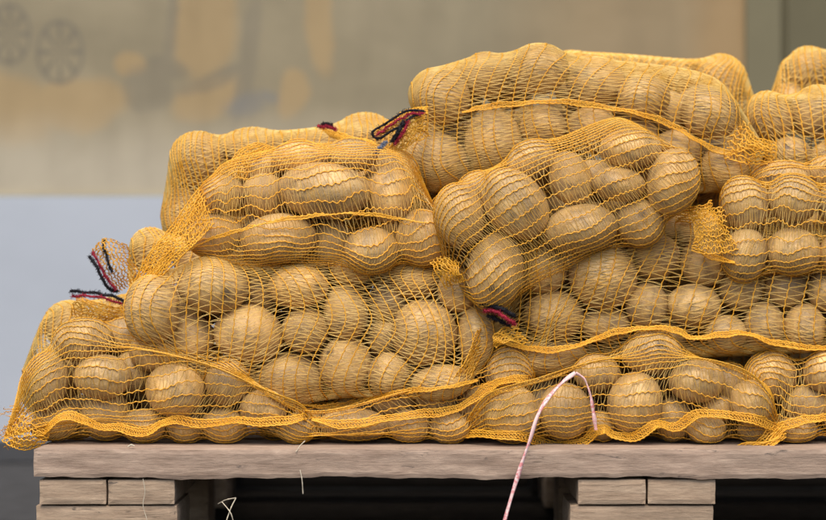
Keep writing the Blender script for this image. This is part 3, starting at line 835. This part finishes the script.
# ------------------------------------------------------------------ pink strap
def mat_strap():
    m, nt, b, _ = new_mat('pink_woven_strap')
    v, _r = objcoord(nt, False)
    c = ramp(nt, noise(nt, v, 330, 2), [(0.42, (0.80, 0.60, 0.58)), (0.56, (0.70, 0.26, 0.27))])
    c = mix(nt, ramp(nt, noise(nt, v, 40, 3), [(0.45, 0.0), (0.6, 1.0)]), c, (0.76, 0.50, 0.48))
    nt.links.new(c, b.inputs['Base Color']); b.inputs['Roughness'].default_value = .5
    return m
M_STRAP = mat_strap()
def ribbon(name, pts, w, tw, mat, parent=None, origin=(0, 0, 0), thick=.0006):
    P = spline([W(*q) for q in pts], 90)
    T = norm(np.gradient(P, axis=0)); A = norm(np.cross(T, [0, 1.0, 0])); B = np.cross(T, A)
    t = np.linspace(0, 1, 90); an = tw(t)
    sd = np.cos(an)[:, None] * A + np.sin(an)[:, None] * B
    nn = -np.sin(an)[:, None] * A + np.cos(an)[:, None] * B
    ww = (w * (1 + .18 * np.sin(t * 31)))[:, None]
    ring = [P + sd * ww + nn * thick, P + sd * ww * .3 + nn * thick * 1.6, P - sd * ww + nn * thick, P - sd * ww - nn * thick, P + sd * ww - nn * thick]
    V = np.stack(ring, 1); idx = np.arange(90 * 5).reshape(90, 5); nx = np.roll(idx, -1, 1)
    F = np.stack([idx[:-1], nx[:-1], nx[1:], idx[1:]], -1).reshape(-1, 4)
    return mesh_np(name, V.reshape(-1, 3), F, [mat], parent, None, True, origin)
so = W(575, 373, .03)
strap = empty('strap', so); tag(strap, 'thin faded pink woven strap looping from the net and hanging over the pallet edge', 'strap')
ribbon('strap_tail', [(575, 373, .026), (563, 382, .012), (549, 397, .0), (538, 415, -.008), (530, 440, -.012), (521, 466, -.012), (512, 495, -.010), (502, 530, -.008), (494, 560, -.006)],
       .0019, lambda t: .9 * np.sin(t * 9) , M_STRAP, strap, so)
ribbon('strap_loop', [(575, 373, .026), (584, 379, .028), (590, 393, .030), (593, 410, .032), (596, 430, .036)],
       .0018, lambda t: .6 + .9 * t * 3, M_STRAP, strap, so)

# ------------------------------------------------------------------ straw scraps
M_STRAW = mat_plain('dry_straw', (0.62, 0.55, 0.42), .6, .3, 200)
def scrap(paths, label, r=.0006):
    T = Tubes()
    for pts in paths: T.add(spline([W(*q) for q in pts], 14), r * (.7 + .5 * rng.random(14)), 4, 0)
    b = W(*paths[0][0]); o = T.build('straw_scrap', [M_STRAW], None, b); o.location = b
    tag(o, label, 'straw', 'dry straw scraps on the pallet')
scrap([[(218, 504, .02), (226, 500, .01), (236, 498, .01)], [(236, 498, .01), (231, 508, .005), (226, 522, .0)], [(222, 502, .01), (230, 512, .0), (233, 520, .0)]], 'pale bent straw scrap hanging in the dark gap beside the left block')
scrap([[(143, 479, -.003), (145, 492, -.003), (143, 505, -.003), (147, 520, -.003)]], 'thin pale fibre hanging down the face of the left block', .0004)
scrap([[(300, 470, -.002), (302, 480, -.004), (303, 494, -.003)]], 'short white fibre dangling below the middle of the top board', .0006)
scrap([[(296, 452, -.001), (300, 446, .004), (305, 441, .012)]], 'tiny pale splinter of straw standing at the upper board edge', .0005)
scrap([[(128, 447, .006), (131, 445, .006), (134, 446, .007)]], 'white crumb of straw lying on the left board', .0009)

# ------------------------------------------------------------------ background
YW = 1.75
def sheet(name, pts, y, mat, parent=None, thick=.004, origin=(0, 0, 0)):
    """flat outline (px,py) at depth y, given real thickness"""
    import bmesh
    bm = bmesh.new()
    f = bm.faces.new([bm.verts.new(Vector(W(a, b, y) - np.array(origin))) for a, b in pts])
    bmesh.ops.recalc_face_normals(bm, faces=bm.faces)
    r = bmesh.ops.extrude_face_region(bm, geom=[f])
    bmesh.ops.translate(bm, verts=[g for g in r['geom'] if isinstance(g, bmesh.types.BMVert)], vec=(0, thick, 0))
    bmesh.ops.recalc_face_normals(bm, faces=bm.faces)
    me = bpy.data.meshes.new(name); bm.to_mesh(me); bm.free(); me.materials.append(mat)
    o = bpy.data.objects.new(name, me); return link(o, parent)

def mat_tarp(org):
    m, nt, b, _ = new_mat('faded_tarpaulin')
    v, _r = objcoord(nt, False)
    kk = (D + YW) / D / 1000.0
    # warp the print outline a little
    nz = nt.nodes.new('ShaderNodeTexNoise'); nz.inputs['Scale'].default_value = 9; nz.inputs['Detail'].default_value = 3
    nt.links.new(v, nz.inputs['Vector'])
    sub = nt.nodes.new('ShaderNodeVectorMath'); sub.operation = 'MULTIPLY_ADD'
    sub.inputs[1].default_value = (.05, 0, .05); nt.links.new(nz.outputs['Color'], sub.inputs[0])
    ad = nt.nodes.new('ShaderNodeVectorMath'); ad.operation = 'ADD'; ad.inputs[1].default_value = (-.025, 0, -.025)
    nt.links.new(v, ad.inputs[0]); nt.links.new(ad.outputs[0], sub.inputs[2])
    wv = sub.outputs[0]
    def math_(op, a, b_=None, clamp=False):
        n = nt.nodes.new('ShaderNodeMath'); n.operation = op; n.use_clamp = clamp
        for i_, q in enumerate((a, b_)):
            if q is None: continue
            if isinstance(q, (int, float)): n.inputs[i_].default_value = q
            else: nt.links.new(q, n.inputs[i_])
        return n.outputs[0]
    def dist(px, py, rx, ry, rot=0, vec=None):
        c_ = W(px, py, YW) - org
        mp = nt.nodes.new('ShaderNodeMapping'); mp.vector_type = 'TEXTURE'
        mp.inputs['Location'].default_value = (c_[0], 0, c_[2]); mp.inputs['Rotation'].default_value = (0, math.radians(rot), 0)
        mp.inputs['Scale'].default_value = (rx * kk, 1e6, ry * kk)
        nt.links.new(vec or wv, mp.inputs['Vector'])
        return mp.outputs[0]
    def blob(px, py, rx, ry, rot=0, soft=.22):
        o = dist(px, py, rx, ry, rot)
        ln = nt.nodes.new('ShaderNodeVectorMath'); ln.operation = 'LENGTH'; nt.links.new(o, ln.inputs[0])
        mr = nt.nodes.new('ShaderNodeMapRange'); mr.interpolation_type = 'SMOOTHSTEP'
        mr.inputs['From Min'].default_value = 1 + soft; mr.inputs['From Max'].default_value = 1 - soft
        nt.links.new(ln.outputs['Value'], mr.inputs['Value'])
        return mr.outputs[0]
    def union(ms):
        r = ms[0]
        for q in ms[1:]: r = math_('MAXIMUM', r, q)
        return r
    c = ramp(nt, noise(nt, mapping(nt, v, (.7, 1, 1.6)), 2.4, 5, .55, .4), [(0.3, (0.20, 0.17, 0.108)), (0.5, (0.245, 0.208, 0.132)), (0.72, (0.31, 0.262, 0.172))])
    tan = union([blob(0, 108, 66, 38, 6), blob(70, 104, 62, 26, -6), blob(206, 20, 32, 60, 8), blob(318, 16, 15, 56, -8), blob(293, 94, 15, 24, 12), blob(205, 98, 34, 20, -25), blob(134, 66, 14, 12)])
    c = mix(nt, math_('MULTIPLY', tan, .58), c, (0.36, 0.245, 0.11))
    brown = union([blob(690, 30, 160, 120, 0, .45)])
    c = mix(nt, math_('MULTIPLY', brown, .55), c, (0.26, 0.18, 0.09))
    brown2 = blob(735, 60, 40, 160, 0, .6)
    c = mix(nt, math_('MULTIPLY', brown2, .4), c, (0.32, 0.19, 0.07))
    dark = union([blob(150, 92, 24, 26, 0), blob(168, 66, 20, 14, 20), blob(172, 20, 6, 60, 4), blob(246, 62, 9, 70, 10), blob(212, 80, 40, 7, -22)])
    c = mix(nt, math_('MULTIPLY', dark, .5), c, (0.17, 0.15, 0.11))
    sm = union([blob(248, 104, 20, 10, 0, .6), blob(268, 100, 12, 5, 20, .6)])
    c = mix(nt, math_('MULTIPLY', sm, .5), c, (0.16, 0.165, 0.17))
    for (px, py, rx, ry) in ((60, 52, 25, 34), (10, 34, 22, 32)):
        o = dist(px, py, rx, ry, 0, v)
        ln = nt.nodes.new('ShaderNodeVectorMath'); ln.operation = 'LENGTH'; nt.links.new(o, ln.inputs[0])
        l = ln.outputs['Value']
        rim = math_('SUBTRACT', 1.0, math_('MULTIPLY', math_('ABSOLUTE', math_('SUBTRACT', l, .9)), 9.0), True)
        sp = nt.nodes.new('ShaderNodeSeparateXYZ'); nt.links.new(o, sp.inputs[0])
        an = math_('ARCTAN2', sp.outputs['X'], sp.outputs['Z'])
        spk = math_('MULTIPLY', math_('SUBTRACT', math_('ABSOLUTE', math_('COSINE', math_('MULTIPLY', an, 4.0))), .80), 5.0, True)
        ins = math_('MULTIPLY', spk, math_('LESS_THAN', l, .9))
        msk = math_('MULTIPLY', math_('MAXIMUM', rim, ins), .85)
        c = mix(nt, msk, c, (0.14, 0.125, 0.095))
    # bleached lower strip
    spz = nt.nodes.new('ShaderNodeSeparateXYZ'); nt.links.new(wv, spz.inputs[0])
    z0 = (W(0, 195, YW) - org)[2]
    mr = nt.nodes.new('ShaderNodeMapRange'); mr.interpolation_type = 'SMOOTHSTEP'
    mr.inputs['From Min'].default_value = z0 + .16; mr.inputs['From Max'].default_value = z0 + .04
    nt.links.new(spz.outputs['Z'], mr.inputs['Value'])
    c = mix(nt, math_('MULTIPLY', mr.outputs[0], .85), c, (0.40, 0.355, 0.27))
    grime = ramp(nt, noise(nt, mapping(nt, v, (3, 1, .8)), 5, 5, .6), [(0.4, 1.0), (0.75, 0.86)])
    c = mix(nt, 1.0, c, grime, 'MULTIPLY')
    nt.links.new(c, b.inputs['Base Color']); b.inputs['Roughness'].default_value = .6; b.inputs['Specular IOR Level'].default_value = .3
    bump(nt, noise(nt, v, 6, 3), .3, .01, b)
    return m
tarp_o = W(300, 100, YW)
tarp = empty('tarpaulin', tarp_o); tag(tarp, 'faded tan tarpaulin with a weathered cart wheel print hanging behind the sacks', 'tarpaulin')
M_TARP = mat_tarp(tarp_o)
sheet('canvas', [(-900, 195), (745, 195), (745, -900), (-900, -900)], YW, M_TARP, tarp, .01, tarp_o)
sheet('canvas_hem', [(-900, 195.5), (745.5, 195.5), (745.5, 190.5), (-900, 190.5)], YW - .004, mat_plain('canvas_hem_cloth', (0.40, 0.35, 0.25), .7, .15, 5), tarp, .003, tarp_o)

M_POST = mat_plain('olive_panel', (0.165, 0.148, 0.09), .6, .15, 3)
M_POST2 = mat_plain('dark_olive_panel', (0.125, 0.112, 0.066), .6, .2, 3)
po = W(780, 195, YW)
post = empty('wall_panel', po); tag(post, 'dark olive upright panels right of the tarpaulin edge', 'wall panel')
sheet('panel_strip', [(746, 195), (781, 195), (781, -900), (746, -900)], YW - .01, M_POST, post, .03, po)
sheet('groove', [(781.5, 195), (787, 195), (787, -900), (781.5, -900)], YW + .0, M_POST2, post, .03, po)
sheet('panel_strip', [(787.5, 195), (2200, 195), (2200, -900), (787.5, -900)], YW - .008, M_POST2, post, .03, po)
M_BLUEP = mat_plain('painted_blue_grey_board', (0.385, 0.42, 0.475), .5, .10, 1.6, .4, bumpd=.002, bscale=8)
bo = W(300, 440, YW)
bw = empty('side_board', bo); tag(bw, 'pale blue grey painted board below the tarpaulin', 'board')
sheet('board_face', [(-900, 196.5), (2200, 196.5), (2200, 452), (-900, 452)], YW - .012, M_BLUEP, bw, .03, bo)
sheet('board_rail', [(-900, 441), (2200, 441), (2200, 462), (-900, 462)], YW - .09, mat_plain('dark_rail', (0.07, 0.072, 0.078), .6, .3, 4), bw, .03, bo)

# ground
def plane(name, x, y0, y1, z, mat):
    V = np.array([[-x, y0, z], [x, y0, z], [x, y1, z], [-x, y1, z]]); 
    o = mesh_np(name, V, np.array([[0, 1, 2, 3]]), [mat], None, None, False); tag(o, kind='structure'); return o
plane('ground', 60, -40, 60, 0, mat_plain('dark_asphalt', (0.05, 0.05, 0.052), .9, .4, 25, bumpd=.003, bscale=120))

# ------------------------------------------------------------------ world, sun, camera
sc = bpy.context.scene
w = bpy.data.worlds.new('World'); sc.world = w; w.use_nodes = True
nt = w.node_tree; bg = nt.nodes['Background']
sky = nt.nodes.new('ShaderNodeTexSky'); sky.sky_type = 'NISHITA'; sky.sun_disc = False
EL, AZ = math.radians(58), math.radians(192)      # azimuth measured from +Y towards +X
sky.sun_elevation = EL; sky.sun_rotation = AZ; sky.air_density = 1.0; sky.dust_density = 3.0; sky.ozone_density = 1.0
nt.links.new(sky.outputs[0], bg.inputs[0]); bg.inputs[1].default_value = 0.092
sun = bpy.data.lights.new('sun', 'SUN'); sun.energy = 1.5; sun.angle = math.radians(50); sun.color = (1.0, .90, .74)
so_ = bpy.data.objects.new('sun', sun); link(so_)
dirv = Vector((math.sin(AZ) * math.cos(EL), math.cos(AZ) * math.cos(EL), math.sin(EL)))
so_.rotation_euler = dirv.to_track_quat('Z', 'Y').to_euler()
cam_d = bpy.data.cameras.new('camera'); cam_d.sensor_width = 36; cam_d.lens = 36 * D / .826
cam_d.clip_end = 500; cam_d.clip_start = .1
cam_d.dof.use_dof = True; cam_d.dof.focus_distance = D + .05; cam_d.dof.aperture_fstop = 4.6
cam_o = bpy.data.objects.new('camera', cam_d); link(cam_o)
cam_o.location = (0, -D, ZC); cam_o.rotation_euler = (math.radians(90), 0, 0)
sc.camera = cam_o
sc.view_settings.view_transform = 'Standard'; sc.view_settings.look = 'None'
sc.view_settings.exposure = 1.2; sc.view_settings.gamma = 1
